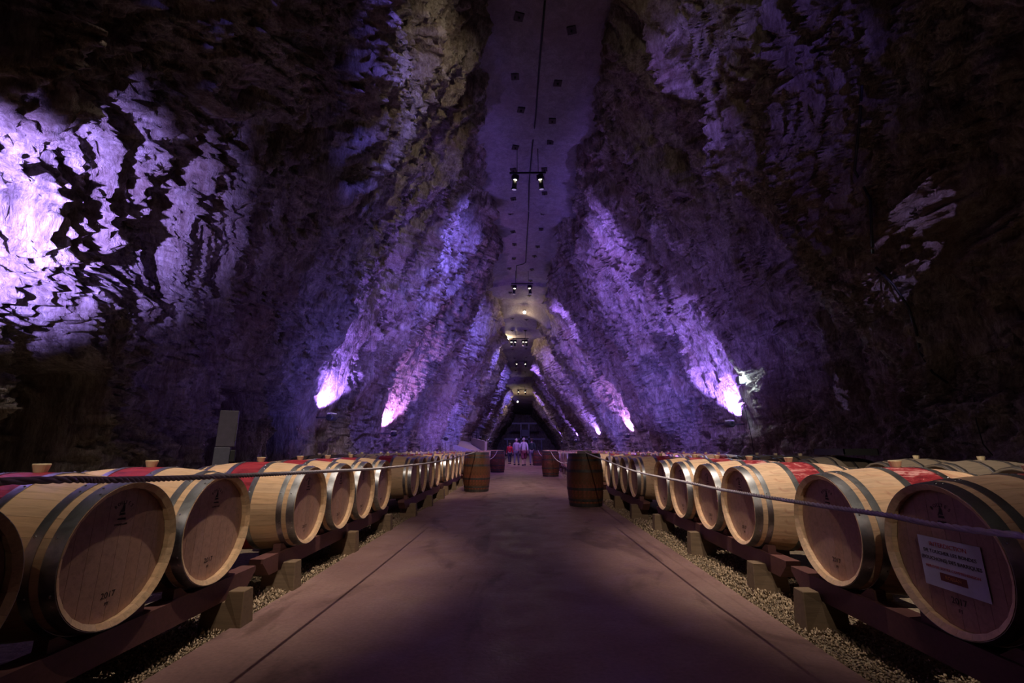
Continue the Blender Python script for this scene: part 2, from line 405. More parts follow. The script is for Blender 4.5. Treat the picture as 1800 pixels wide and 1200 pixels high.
    for yb, w_, zt in (BAYS_L if side < 0 else BAYS_R):      # niches of calmer rock above the uplights
        mk = (1 - sm(np.abs(u - yb), w_ * .55, w_)) * sm(Z, 1.35, 1.7) * (1 - sm(Z, zt, zt + 1.5))
        d = d * (1 - .86 * mk) - .12 * mk + .10 * mk * (ridged(u * 2.2, v * .35, 3, 91) + facets(u * 3, v * .8, 92))
        mk2 = (1 - sm(np.abs(u - yb), w_ * .5, w_)) * (1 - sm(Z, 1.4, 1.7)); d = d * (1 - mk2) + np.minimum(d, .15) * mk2
    jit = .05 * fbm(u * 1.2, v * .5, 2, seed + 30)
    P = np.stack([X + nx * d, Y + jit, np.maximum(Z + nz * d * .8, -.05)], -1)
    o, q = grid_mesh(name, P, M['rock'], flip=(side > 0)); o['kind'] = 'structure'
    bv = BVHTree.FromPolygons([Vector(p) for p in P[::2, ::2].reshape(-1, 3)], grid_quads(P[::2, ::2].shape))
    return o, bv
def grid_quads(shp):
    ny, nx = shp[:2]; i = np.arange(ny - 1)[:, None] * nx + np.arange(nx - 1)[None, :]
    return np.stack([i, i + 1, i + nx + 1, i + nx], -1).reshape(-1, 4).tolist()
wall_left, bvl = build_wall('wall_left', -1, 11)
wall_right, bvr = build_wall('wall_right', 1, 57)
EYE = Vector((0, 0, CAMZ))
def hit(px, py, bv):
    h = bv.ray_cast(EYE, ray(px, py)); return h[0], h[1]

# roof slab
yy = np.concatenate([np.arange(-11, 30, .12), np.arange(30, 96, .3)]); xx = np.linspace(-.35, 1.35, 60)
Yc, A = np.meshgrid(yy, xx, indexing='ij')
Xc = CXL(Yc) + (CXR(Yc) - CXL(Yc)) * A
stp = .16 * (hsh(np.floor(Yc / 2.6 + .25 * perlin(Xc * .4, Yc * .1, 3)), Yc * 0, 8) - .5)
Zc = ceil_z(Yc) + stp + .12 * fbm(Xc * .4, Yc * .25, 3, 5) + .03 * facets(Xc * 1.7, Yc * 1.2, 6) - .9 * np.clip(np.abs(A - .5) - .5, 0, 1) ** 1.2
arch = np.exp(-((Yc - 29.9) / .5) ** 2); Zc -= arch * .55 * np.clip(np.abs(A - .5) * 2, 0, 1.3) ** 2
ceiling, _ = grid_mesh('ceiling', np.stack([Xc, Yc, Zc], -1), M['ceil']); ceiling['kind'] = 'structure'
bvc = BVHTree.FromPolygons([Vector(p) for p in np.stack([Xc, Yc, Zc], -1).reshape(-1, 3)], grid_quads(Xc.shape))

# far end wall and wall behind the camera
def end_wall(name, Y0, sgn, seed):
    a, b = np.meshgrid(np.linspace(-9, 10, 90), np.linspace(-.05, 12, 60), indexing='ij')
    y = Y0 + sgn * (.5 * fbm(a * .3, b * .3, 4, seed) + .3 * facets(a * .6, b * .5, seed + 1))
    o, _ = grid_mesh(name, np.stack([a, y, b], -1), M['rock'], flip=sgn < 0); o['kind'] = 'structure'
end_wall('wall_back', 95.5, -1, 70); end_wall('wall_front', -10.9, 1, 80)

# floor
PL, PR = -1.74, 1.58
bm = bmesh.new()
for lo, hi in ((( -9, -11), (PL, 97)), ((PR, -11), (10, 97))):
    vs = [bm.verts.new((x, y, -.035)) for x, y in ((lo[0], lo[1]), (hi[0], lo[1]), (hi[0], hi[1]), (lo[0], hi[1]))]; bm.faces.new(vs)
o = mesh_obj('floor', bm, M['soil']); o['kind'] = 'structure'
# concrete path cast in bays: each bay is a slab of its own
base = bpy.data.objects.new('path', None); C.objects.link(base); base['kind'] = 'structure'
base.name = 'floor_path'
joints = [-11, 16.1, 23, 31, 40, 52, 66, 97]
for a, b in zip(joints, joints[1:]):
    bm = bmesh.new(); xa = PL; xb = PR
    add_box(bm, (xa, a + .006, -.12), (xb, b - .006, 0), .008)
    mesh_obj('slab', bm, M['concrete'], base)

# gravel chips along both edges of the path
def gravel(name, x0, x1, side, n):
    rs = np.random.RandomState(5 + side)
    yv = np.abs(rs.rand(n)) ** 1.9 * 26 + .4; t = rs.rand(n) ** 1.3
    edge = x0; far = x1
    xv = edge + (far - edge) * t + .02 * side * np.sin(yv * 3)
    sz = rs.uniform(.004, .010, n) * (1 + .07 * yv)
    hz = .012 + .035 * np.exp(-((t - .30) / .28) ** 2) * (.6 + .5 * np.sin(yv * 2.1))
    base = np.array([[1, 0, -.4], [-.5, .87, -.4], [-.5, -.87, -.4], [.1, 0, .7]])
    ang = rs.rand(n) * 2 * PI; ca, sa = np.cos(ang), np.sin(ang)
    st = rs.uniform(.6, 1.6, n)
    P = np.zeros((n, 4, 3))
    for k in range(4):
        bx = base[k, 0] * st; by = base[k, 1] + rs.uniform(-.3, .3, n); bz = base[k, 2] + rs.uniform(-.2, .2, n)
        P[:, k, 0] = xv + (bx * ca - by * sa) * sz; P[:, k, 1] = yv + (bx * sa + by * ca) * sz
        P[:, k, 2] = -.035 + hz * rs.uniform(.3, 1.2, n) + bz * sz * .8 + .004
    tri = np.array([[0, 1, 2], [0, 3, 1], [1, 3, 2], [2, 3, 0]])
    F = (np.arange(n)[:, None, None] * 4 + tri[None]).reshape(-1, 3)
    me = bpy.data.meshes.new(name); me.vertices.add(n * 4); me.vertices.foreach_set('co', P.reshape(-1).astype(np.float32))
    me.loops.add(len(F) * 3); me.loops.foreach_set('vertex_index', F.reshape(-1).astype(np.int32))
    me.polygons.add(len(F)); me.polygons.foreach_set('loop_start', (np.arange(len(F)) * 3).astype(np.int32))
    me.update(calc_edges=True); me.materials.append(M['chips'])
    o = bpy.data.objects.new(name, me); C.objects.link(o); return o
tag(gravel('gravel', PL + .03, PL - .62, -1, 42000), 'strip of pale gravel chips between the path and the left barrel racks', 'gravel', kind='stuff')
tag(gravel('gravel', PR - .03, PR + .72, 1, 42000), 'strip of pale gravel chips between the path and the right barrel racks', 'gravel', kind='stuff')

# ------------------------------------------------------------------ barrels
BR, HR, HALF = .345, .298, .475
NS = 26
def prof(x): return BR - (BR - HR) * (abs(x) / HALF) ** 2
AX = Vector((0, 0, BR))            # the barrel axis runs along X at this height
def stave_mesh():
    bm = bmesh.new(); xs = [-.475, -.40, -.28, -.14, 0, .14, .28, .40, .475]; half = PI / NS
    rows = []
    for x in xs:
        r = prof(x); ri = r - .026
        xi = x
        if abs(x) > .46: ri = r - .023; xi = x * .968
        hw = half - .0012
        pts = []
        for a in (-hw, 0, hw): pts.append((x, r * math.sin(a), r * math.cos(a)))
        for a in (hw, -hw): pts.append((xi, ri * math.sin(a), ri * math.cos(a)))
        rows.append([bm.verts.new(p) for p in pts])
    for a, b in zip(rows, rows[1:]):
        for k in range(5): bm.faces.new((a[k], b[k], b[(k + 1) % 5], a[(k + 1) % 5]))
    bm.faces.new(rows[0]); bm.faces.new(rows[-1][::-1])
    bmesh.ops.recalc_face_normals(bm, faces=bm.faces)
    me = bpy.data.meshes.new('stave'); bm.to_mesh(me); bm.free(); return me
def hoop_profile(x0, x1):
    e = .0022; t = .0022
    ps = [(x0, prof(x0) + e - .001), ((x0 + x1) / 2, prof((x0 + x1) / 2) + e - .0005), (x1, prof(x1) + e - .001)]
    out = [(x, r + t) for x, r in ps[::-1]]
    return ps + out
HOOPS = [(.418, .473), (.345, .384), (.108, .150)]
def hoop_mesh(x0, x1, n=64):
    bm = bmesh.new(); rg = lathe_x(bm, hoop_profile(x0, x1), n)
    bmesh.ops.recalc_face_normals(bm, faces=bm.faces)
    for i in (0, 2, 3, 5):
        for k in range(n):
            e = bm.edges.get((rg[i][k], rg[i][(k + 1) % n]))
            if e: e.smooth = False
    me = bpy.data.meshes.new('hoop'); bm.to_mesh(me); bm.free(); return me
def rivet_mesh(x0, x1):
    bm = bmesh.new()
    for a, k in ((.10, 0), (.13, 1), (-.55, 0), (-.42, 1), (1.2, 0), (2.1, 1), (-1.9, 0), (-1.2, 1)):
        x = x0 + (x1 - x0) * (.3 if k else .7); r = prof(x) + .0045
        g = bmesh.ops.create_icosphere(bm, subdivisions=1, radius=.0058)
        for v in g['verts']:
            p = v.co.copy(); p.z *= .7; p += Vector((x, 0, r)); v.co = Matrix.Rotation(-a, 3, 'X') @ p
    me = bpy.data.meshes.new('rivet'); bm.to_mesh(me); bm.free(); return me
def hide_pts(y0, y1, R, n=7): return [(y0 + (y1 - y0) * k / (n - 1)) for k in range(n)]
HRAD = .2765; NBRD = 8; HX = .432
def board_meshes():
    out = []; wd = 2 * HRAD / NBRD
    for i in range(NBRD):
        y0 = -HRAD + i * wd + .0007; y1 = y0 + wd - .0014; bm = bmesh.new()
        ysn = hide_pts(y0, y1, HRAD, 5)
        ring = [(y, math.sqrt(max(0, HRAD ** 2 - y * y))) for y in ysn] + [(y, -math.sqrt(max(0, HRAD ** 2 - y * y))) for y in ysn[::-1]]
        f_ = [bm.verts.new((HX, y, z)) for y, z in ring]; b_ = [bm.verts.new((HX - .02, y, z)) for y, z in ring]
        bm.faces.new(f_); bm.faces.new(b_[::-1])
        for k in range(len(f_)): bm.faces.new((f_[k], b_[k], b_[(k + 1) % len(f_)], f_[(k + 1) % len(f_)]))
        bmesh.ops.remove_doubles(bm, verts=bm.verts, dist=.0002); bmesh.ops.recalc_face_normals(bm, faces=bm.faces)
        me = bpy.data.meshes.new('head_board'); bm.to_mesh(me); bm.free(); out.append(me)
    return out
STAVE = stave_mesh(); HM = [hoop_mesh(*h) for h in HOOPS]; RV = [rivet_mesh(*h) for h in HOOPS]; BOARDS = board_meshes()
def with_mats(me, m):
    c = me.copy(); c.materials.clear(); c.materials.append(m); return c
_cache = {}
def mm(me, key):
    k = (me.name, key)
    if k not in _cache: _cache[k] = with_mats(me, M[key])
    return _cache[k]
def bung_mesh():
    bm = bmesh.new(); n = 20; prev = None
    for z, r in ((0, .022), (.004, .024), (.040, .0335), (.044, .032), (.044, .0)):
        if r == 0: bm.faces.new(prev); break
        ring = [bm.verts.new((r * math.cos(2 * PI * k / n), r * math.sin(2 * PI * k / n), z)) for k in range(n)]
        if prev:
            for k in range(n): bm.faces.new((prev[k], prev[(k + 1) % n], ring[(k + 1) % n], ring[k]))
        prev = ring
    me = bpy.data.meshes.new('bung'); bm.to_mesh(me); bm.free(); me.materials.append(M['bung']); return me
BUNG = bung_mesh()
# joined bodies for the barrels whose staves are too small to pick apart
def body_mesh(n=26):
    bm = bmesh.new()
    xs = [-.475, -.40, -.28, -.14, 0, .14, .28, .40, .475]
    p = [(x, prof(x)) for x in xs] + [(.455, HR - .034), (.40, HR - .036), (-.40, HR - .036), (-.455, HR - .034)]
    lathe_x(bm, p, n, smooth=False)
    bmesh.ops.recalc_face_normals(bm, faces=bm.faces)
    me = bpy.data.meshes.new('staves'); bm.to_mesh(me); bm.free(); return me
BODY = body_mesh()
def head_disc():
    bm = bmesh.new(); n = 32; v = [bm.verts.new((HX, HRAD * math.sin(2 * PI * k / n), HRAD * math.cos(2 * PI * k / n))) for k in range(n)]
    w_ = [bm.verts.new((HX - .02, q.co.y, q.co.z)) for q in v]; bm.faces.new(v[::-1]); bm.faces.new(w_)
    for k in range(n): bm.faces.new((v[k], v[(k + 1) % n], w_[(k + 1) % n], w_[k]))
    bmesh.ops.recalc_face_normals(bm, faces=bm.faces)
    me = bpy.data.meshes.new('head'); bm.to_mesh(me); bm.free(); return me
HEAD = head_disc()
LOWHOOP = [hoop_mesh(*h, n=32) for h in HOOPS]

# cooper's brand burnt on the heads: arc of letters, a figure, a line, the vintage
def brand_mesh(part):
    bm = bmesh.new()
    def put(body, size, mt):
        me = text_mesh(body, size, M['ink']); b2 = bmesh.new(); b2.from_mesh(me)
        b2.transform(mt); t = bpy.data.meshes.new('x'); b2.to_mesh(t); b2.free(); bm.from_mesh(t); bpy.data.meshes.remove(t)
    R = .062
    for i, ch in enumerate('BOUTES' if part == 0 else ''):
        a = (2.5 - i) * .30
        mt = Matrix.Translation((-R * math.sin(a), .150 + R * math.cos(a), 0)) @ Matrix.Rotation(a, 4, 'Z')
        put(ch, .021, mt)
    if part == 0: put('TONNELLERIE', .011, Matrix.Translation((0, .118, 0)))
    else: put('2017', .036, Matrix.Translation((0, -.172, 0))); put('FT', .020, Matrix.Translation((0, -.208, 0)))
    def poly(pts):
        if part: return
        v = [bm.verts.new((x, y, .0005)) for x, y in pts]; bm.faces.new(v)
    # little cooper standing on a cask
    poly([(-.006, .200), (.006, .200), (.009, .172), (-.010, .172)]); poly([(-.004, .201), (.004, .201), (.005, .209), (-.005, .209)])
    poly([(-.014, .168), (.012, .168), (.015, .158), (-.019, .158)]); poly([(-.022, .146), (.018, .146), (.022, .136), (-.026, .140)])
    poly([(-.009, .185), (-.019, .168), (-.015, .167), (-.006, .180)])
    bm.transform(Matrix(((0, 0, 1, HX + .0006), (1, 0, 0, 0), (0, 1, 0, 0), (0, 0, 0, 1))))
    me = bpy.data.meshes.new('brand_mark'); bm.to_mesh(me); bm.free(); me.materials.clear(); me.materials.append(M['ink']); return me
BRAND = brand_mesh(0); VINTAGE = brand_mesh(1)

def make_barrel(loc, rotz, label, group, wood='oak', detail=2, name='wine_barrel', head='oak_head', hoop='steel', roll=0.):
    t = thing(name, label, 'barrel', loc, rotz, group)
    if detail == 2:
        for k in range(NS):
            share('stave', mm(STAVE, wood), t, AX, ((k + .5) * 2 * PI / NS, 0, 0))
        for s in (0, 1):
            R = (0, 0, PI * s)
            for i in range(3):
                h = share('hoop', mm(HM[i], hoop), t, AX, R)
                share('rivet', mm(RV[i], 'bolt'), h, (0, 0, 0), (0, 0, 0))['kind'] = 'stuff'
        for b_ in BOARDS:
            share('head_board', mm(b_, head), t, AX, (0, 0, 0))
        share('head', mm(HEAD, head), t, AX, (0, 0, PI))
        share('brand_mark', BRAND, t, AX)['label'] = 'black cooper brand with small figure'
        share('vintage_mark', VINTAGE, t, AX)['label'] = 'printed year 2017'
        share('bung', BUNG, t, AX + Vector((0, 0, BR - .006)))
    elif detail == 1:
        share('body', mm(BODY, wood), t, AX)
        for s in (0, 1):
            for i in range(3): share('hoop', mm(LOWHOOP[i], hoop), t, AX, (0, 0, PI * s))
        for s in (0, 1): share('head', mm(HEAD, head), t, AX, (0, 0, PI * s))
        share('bung', BUNG, t, AX + Vector((0, 0, BR - .006)))
    return t

# one-mesh barrel for the far rows
def far_mesh(wood, hoop='steel'):
    bm = bmesh.new(); lathe_x(bm, [(x, prof(x)) for x in (-.475, -.32, -.14, 0, .14, .32, .475)] + [(.455, .264), (-.455, .264)], 20)
    for h in HOOPS:
        for s in (1, -1):
            lathe_x(bm, [(x * s, r) for x, r in hoop_profile(*h)], 20, mi=1)
    for s in (1, -1):
        n = 20; v = [bm.verts.new((s * HX, .27 * math.sin(2 * PI * k / n), .27 * math.cos(2 * PI * k / n))) for k in range(n)]
        f_ = bm.faces.new(v); f_.material_index = 2
    bm.transform(Matrix.Translation(AX)); bmesh.ops.recalc_face_normals(bm, faces=bm.faces)
    g = bmesh.ops.create_cone(bm, cap_ends=True, segments=10, radius1=.024, radius2=.033, depth=.045)
    for v in g['verts']: v.co += Vector((0, 0, 2 * BR + .012))
    for f_ in {f for v in g['verts'] for f in v.link_faces}: f_.material_index = 3
    me = bpy.data.meshes.new('wine_barrel'); bm.to_mesh(me); bm.free()
    for k in (wood, hoop, 'oak_head', 'bung'): me.materials.append(M[k])
    return me
def mid_origin_red(nm):      # same wood, object origin at the barrel's foot, so red band still works (x unchanged)
    return far_mesh(nm)
FAR = {k: mid_origin_red(k) for k in ('oak', 'oak_stained', 'oak_grey', 'oak_pale')}
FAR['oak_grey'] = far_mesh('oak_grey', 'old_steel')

ZB = .235                    # height of the bilge bottom above ground
XR_ = 1.775                  # where the heads stand, left and right of the path
def place_depth(px, py, X): return on_x(px, py, X).y
left_px = [(222, 972), (388, 920), (546, 882), (603, 866), (643, 854), (677, 846)]
right_px = [(1657, 1005), (1455, 943), (1296, 893), (1237, 874), (1192, 862), (1160, 852)]
LY = [place_depth(x, y, -XR_) for x, y in left_px]; RY = [place_depth(x, y, XR_) for x, y in right_px]
print('LY', LY, 'RY', RY)
LY = [LY[0] - .74] + LY + [7.8 + .73 * k for k in range(4)]
RY = [RY[0] - .75] + RY + [7.72 + .71 * k for k in range(4)]
for g in range(2, 12):
    LY += [4.0 + 3.8 * g - .35 + .73 * k for k in range(4)]; RY += [4.0 + 3.8 * g + .73 * k - .1 for k in range(4)]
ordn = ['', 'first', 'second', 'third', 'fourth', 'fifth', 'sixth', 'seventh', 'eighth', 'ninth', 'tenth', 'eleventh', 'twelfth', 'thirteenth', 'fourteenth', 'fifteenth']
barrel_pos = []
lab_l = {0: 'new oak barrel cut off by the left photo edge, nearest the camera',
 1: 'large near oak barrel left of the path, whole head dimly lit', 2: 'second whole oak barrel on the left, branded head, red bilge',
 3: 'left oak barrel just beyond the first rack joint, ink marks on its side', 4: 'left oak barrel, second beyond the first rack joint',
 5: 'left oak barrel, third beyond the first rack joint, narrow head in view', 6: 'left oak barrel, last before the second rack joint'}
lab_r = {0: 'new oak barrel beyond the right photo edge, nearest the camera',
 1: 'near right oak barrel with a white printed notice on its head', 2: 'right oak barrel next beyond the one with the notice, wine drips on its bilge',
 3: 'right oak barrel just beyond the first rack joint, wine stained and pale', 4: 'right oak barrel, second beyond the first rack joint, stained',
 5: 'right oak barrel, third beyond the first rack joint, stained', 6: 'right oak barrel, last before the second rack joint, reddish head'}
for side, Ys, labs in ((-1, LY, lab_l), (1, RY, lab_r)):
    sd = 'left' if side < 0 else 'right'
    for i, y in enumerate(Ys):
        cx = side * (XR_ + HALF + rnd.uniform(-.012, .012)); rz = (0 if side < 0 else PI) + rnd.uniform(-.01, .01)
        wood = 'oak' if (side < 0) else 'oak_stained'
        grp = 'front row barrels %s of the path' % sd
        if i <= 6: lab = labs[i]; det = 2
        else:
            det = 2 if i <= 10 else 1 if i <= 14 else 0
            lab = '%s oak barrel of the %s rack along the %s front row' % (ordn[(i - 7) % 4 + 1], ordn[(i - 7) // 4 + 3], sd)
        barrel_pos.append((cx, y, side))
        if det: make_barrel((cx, y, ZB), rz, lab, grp, wood, det)
        else:
            o = share('wine_barrel', FAR[wood], None, (cx, y, ZB), (0, 0, rz)); tag(o, lab, 'barrel', grp)
# rows behind, next to the rock
def back_row(side, X, y0, y1, wood, label, grp, zb=ZB):
    y = y0; k = 0
    while y < y1:
        rz = (0 if side < 0 else PI) + rnd.uniform(-.02, .02)
        o = share('wine_barrel', FAR[wood], None, (side * X + rnd.uniform(-.03, .03), y, zb), (0, 0, rz)); tag(o, label % (ordn[k % 4 + 1], ordn[k // 4 + 1]), 'barrel', grp)
        BACK.append((side, X, y)); y += .74 + (.75 if k % 4 == 3 else 0); k += 1
BACK = []
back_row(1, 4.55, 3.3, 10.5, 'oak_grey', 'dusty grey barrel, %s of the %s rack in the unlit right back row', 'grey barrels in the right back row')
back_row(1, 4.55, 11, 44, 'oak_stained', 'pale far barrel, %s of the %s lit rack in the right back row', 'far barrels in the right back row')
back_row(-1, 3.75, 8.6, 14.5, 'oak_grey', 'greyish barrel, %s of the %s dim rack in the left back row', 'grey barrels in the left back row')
back_row(-1, 3.75, 15, 24, 'oak_pale', 'pale dusty barrel, %s of the %s pale rack in the left back row', 'pale barrels in the left back row')

# notice on the near right barrel
n = thing('notice', 'white printed notice in French on the head of a right barrel', 'sign',
          (XR_ + HALF - HX - .001 - .003, RY[1], ZB + BR - .035))
bm = bmesh.new(); add_box(bm, (-.0004, -.150, -.1), (.0004, .145, .105)); mesh_obj('sheet', bm, M['paper'], n)
for body, size, z, mk in (('INTERDICTION', .0255, .076, 'redink'), ('DE TOUCHER LES BONDES', .0205, .046, 'ink'), ('(BOUCHONS) DES BARRIQUES', .0205, .016, 'ink'),
                          ('MERCI DE VOTRE COMPREHENSION', .0155, -.019, 'redink')):
    me = text_mesh(body, size, M[mk]); o = share('lettering', me, n, (-.0010, 0, z), (PI / 2, 0, -PI / 2)); o['label'] = 'printed line of text'
bm = bmesh.new(); add_box(bm, (-.0008, -.062, -.068), (-.0004, .062, -.036)); o = mesh_obj('logo_box', bm, M['darkred'], n); o['label'] = 'dark red name box'
share('logo_lettering', text_mesh('ROSSAN', .020, M['gold']), n, (-.0014, 0, -.052), (PI / 2, 0, -PI / 2))
n.rotation_euler = (math.radians(0), 0, 0)

# ------------------------------------------------------------------ racks under the barrels
def beam(name, x0, x1, y0, y1, z0, z1, m, parent, slant=.10):
    bm = bmesh.new()
    P = [(y0, z0 + 0), (y1, z0), (y1, z1), (y0, z1)]
    P = [(y0 + slant, z0), (y1 - slant, z0), (y1, z1 - .03), (y1, z1), (y0, z1), (y0, z1 - .03)]
    a = [bm.verts.new((x0, y, z)) for y, z in P]; b = [bm.verts.new((x1, y, z)) for y, z in P]
    bm.faces.new(a); bm.faces.new(b[::-1])
    for k in range(len(P)): bm.faces.new((a[k], b[k], b[(k + 1) % len(P)], a[(k + 1) % len(P)]))
    bmesh.ops.recalc_face_normals(bm, faces=bm.faces); return mesh_obj(name, bm, m, parent)
def leg_block(x_in, x_out, y, parent, h=.195):
    """block under the beam whose outer step tapers towards the top"""
    bm = bmesh.new(); s = 1 if x_in > x_out else -1; w_ = .05
    P = [(x_in, -.04), (x_out - s * .015, -.04), (x_out, h), (x_out + s * .095, h), (x_out + s * .11, .135), (x_in, .135)]
    a = [bm.verts.new((x, y - w_ - (.018 if z < 0 else 0), z)) for x, z in P]; b = [bm.verts.new((x, y + w_ + (.018 if z < 0 else 0), z)) for x, z in P]
    bm.faces.new(a); bm.faces.new(b[::-1])
    for k in range(len(P)): bm.faces.new((a[k], b[k], b[(k + 1) % len(P)], a[(k + 1) % len(P)]))
    bmesh.ops.recalc_face_normals(bm, faces=bm.faces); bmesh.ops.bevel(bm, geom=[e for e in bm.edges], offset=.004, segments=1, affect='EDGES')
    return mesh_obj('leg', bm, M['block'], parent)
def chunk(x, y, parent):
    bm = bmesh.new(); add_box(bm, (x - .07, y - .09, -.04), (x + .07, y + .09, .135), .004); return mesh_obj('leg', bm, M['block'], parent)
wedges = []
def wedge_mesh():
    bm = bmesh.new(); P = [(0, 0), (.11, 0), (.11, .05), (.07, .05)]
    a = [bm.verts.new((-.03, y, z)) for y, z in P]; b = [bm.verts.new((.03, y, z)) for y, z in P]
    bm.faces.new(a); bm.faces.new(b[::-1])
    for k in range(4): bm.faces.new((a[k], b[k], b[(k + 1) % 4], a[(k + 1) % 4]))
    bmesh.ops.recalc_face_normals(bm, faces=bm.faces); me = bpy.data.meshes.new('wedge'); bm.to_mesh(me); bm.free(); me.materials.append(M['beam']); return me
WEDGE = wedge_mesh()
for side, Ys in ((-1, LY), (1, RY)):
    sd = 'left' if side < 0 else 'right'
    groups = [Ys[0:3], Ys[3:7], Ys[7:11]] + [Ys[11 + 4 * g:15 + 4 * g] for g in range(10)]
    for gi, g in enumerate(groups):
        y0 = g[0] - .50; y1 = g[-1] + .50
        if gi == 0: y0 = g[0] - 1.2
        if gi < 3: lab = ['near end of the %s row, dark red beams on wooden blocks' % sd, 'second rack along the %s row, from the first joint' % sd, 'third rack along the %s row, between second and third joints' % sd][gi]
        else: lab = '%s wooden barrel rack along the %s front row, counted from the camera' % (ordn[gi + 1] if gi < 12 else 'last', sd)
        t = thing('barrel_rack', 'wooden barrel rack, ' + lab if gi < 3 else lab, 'rack', (side * 2.25, (y0 + y1) / 2, 0), 0, 'barrel racks %s of the path' % sd)
        cx, cy = side * 2.25, (y0 + y1) / 2
        off = .045 * (1 if gi % 2 else -1)
        for xc in (2.25 - .37 + off * .5, 2.25 + .37 + off * .5):
            q = beam('beam', side * (xc - .05) - cx, side * (xc + .05) - cx, y0 - cy, y1 - cy, .135, .262, M['beam'], t)
        fx = 2.25 - .37 + off * .5 - .05
        for yb in (y0 + .28, (y0 + y1) / 2, y1 - .28):
            leg_block(side * (fx + .12) - cx, side * (fx - .125) - cx, yb - cy, t)
            chunk(side * 2.62 - cx, yb - cy, t)
        if gi < 3:
            for y in g:
                for s in (-1, 1): share('wedge', WEDGE, t, (side * (fx + .05) - cx, y - cy + s * .12, .262), (0, 0, 0 if s > 0 else PI))
# plain racks of the back rows
for side, X in ((1, 4.55), (-1, 3.75)):
    yl = [b[2] for b in BACK if b[0] == side]; runs = []; cur = [yl[0]]
    for a in yl[1:]:
        if a - cur[-1] > 1.1: runs.append(cur); cur = [a]
        else: cur.append(a)
    runs.append(cur)
    for ri, r_ in enumerate(runs):
        t = thing('barrel_rack', '%s plain wooden rack of the %s back row of barrels' % (ordn[ri + 1], 'right' if side > 0 else 'left'), 'rack', (side * X, r_[0], 0), 0, 'back row racks')
        for xo in (-.33, .33):
            beam('beam', xo - .05, xo + .05, -.45, r_[-1] - r_[0] + .45, .135, .262, M['beam'], t)
            for yb in (0, r_[-1] - r_[0]):
                bm = bmesh.new(); add_box(bm, (xo - .06, yb - .09, -.04), (xo + .06, yb + .09, .135), .004); mesh_obj('leg', bm, M['block'], t)

# ------------------------------------------------------------------ standing rope-post barrels
STAND = [(-1.16, 12.0, 'upright dark oak barrel on the left of the path, nearer one, rope tied on top', 2),
         (1.19, 9.05, 'largest upright dark oak barrel, right of the path, rope tied on top', 2),
         (-1.14, 21.6, 'smaller upright barrel left of the path, behind the nearer left one', 1),
         (1.10, 18.4, 'smaller upright barrel right of the path, before the visitors', 1),
         (1.02, 30.5, 'farthest upright barrel on the right, violet lit, beside the visitors', 1),
         (-1.30, -.30, 'upright barrel beside the camera holding the left rope end', 1), (1.35, -.35, 'upright barrel beside the camera holding the right rope end', 1)]
OLDH = [(.415, .471), (.335, .378), (.135, .185)]
OHM = [hoop_mesh(*h) for h in OLDH]
stand = []
for x, y, lab, det in STAND:
    if y < 0: stand.append((x, y)); continue
    t = thing('upright_barrel', lab, 'barrel', (x, y, 0), rnd.uniform(0, 1), 'upright barrels carrying the rope'); stand.append((x, y))
    ax = Vector((0, 0, HALF))
    if det == 2:
        for k in range(NS):
            q = share('stave', mm(STAVE, 'oak_old'), t, ax); q.rotation_mode = 'QUATERNION'
            q.rotation_quaternion = (Matrix.Rotation(k * 2 * PI / NS, 3, 'Z') @ Matrix.Rotation(-PI / 2, 3, 'Y')).to_quaternion()
    else: share('staves', mm(BODY, 'oak_old'), t, ax, (0, -PI / 2, 0))
    for s in (-1, 1):
        for i in range(3): share('hoop', mm(OHM[i], 'old_steel'), t, ax, (0, -PI / 2 * s, 0))
    share('head', mm(HEAD, 'oak_grey'), t, ax, (0, -PI / 2, 0))
# ropes
def rope(name, pts, rad, label, group='ropes along the path'):
    bm = bmesh.new(); P = [Vector(p) for p in pts]
    # smooth the polyline, then lay three strands around it
    Q = []
    for i in range(len(P) - 1):
        p0 = P[max(i - 1, 0)]; p1 = P[i]; p2 = P[i + 1]; p3 = P[min(i + 2, len(P) - 1)]
        n_ = max(2, int((p2 - p1).length / .007))
        for k in range(n_):
            s = k / n_; Q.append(.5 * ((2 * p1) + (p2 - p0) * s + (2 * p0 - 5 * p1 + 4 * p2 - p3) * s * s + (3 * p1 - p0 - 3 * p2 + p3) * s ** 3))
    Q.append(P[-1])
    for st in range(3):
        pts2 = []
        for i, q in enumerate(Q):
            d = (Q[min(i + 1, len(Q) - 1)] - Q[max(i - 1, 0)]).normalized(); a = d.cross(Vector((0, 0, 1))).normalized(); b = d.cross(a)
            an = i * .62 + st * 2 * PI / 3; pts2.append(q + (a * math.cos(an) + b * math.sin(an)) * rad * .42)
        add_tube(bm, pts2, rad * .60, 5)
    o = mesh_obj(name, bm, M['rope']); return tag(o, label, 'rope', group)
def world_pts(pxs, X):
    return [on_x(x, y, xx_) for (x, y), xx_ in zip(pxs, X)]
TOPZ = 2 * HALF + .012
lp = [(-1.30, -.30, .99)] + [tuple(p) for p in world_pts([(0, 846), (210, 843), (400, 836.6), (576, 828), (689, 821), (783, 808.5)], [-1.26, -1.24, -1.22, -1.20, -1.18, -1.17])] + [(-1.16, 11.75, TOPZ)]
rope('rope', lp, .0105, 'grey twisted rope strung along the left barrels, from the photo edge to the upright barrel')
rp = [(1.35, -.35, .93)] + [tuple(p) for p in world_pts([(1800, 942), (1551, 904), (1420, 885), (1267, 860), (1215, 849), (1113, 827), (1062, 808)], [1.33, 1.31, 1.3, 1.28, 1.26, 1.23, 1.21])] + [(1.19, 8.8, TOPZ)]
rope('rope', rp, .0105, 'grey twisted rope strung along the right barrels, from the photo edge to the upright barrel')
def sag(a, b, s, n=8):
    a, b = Vector(a), Vector(b); return [a.lerp(b, k / n) - Vector((0, 0, s * 4 * (k / n) * (1 - k / n))) for k in range(n + 1)]
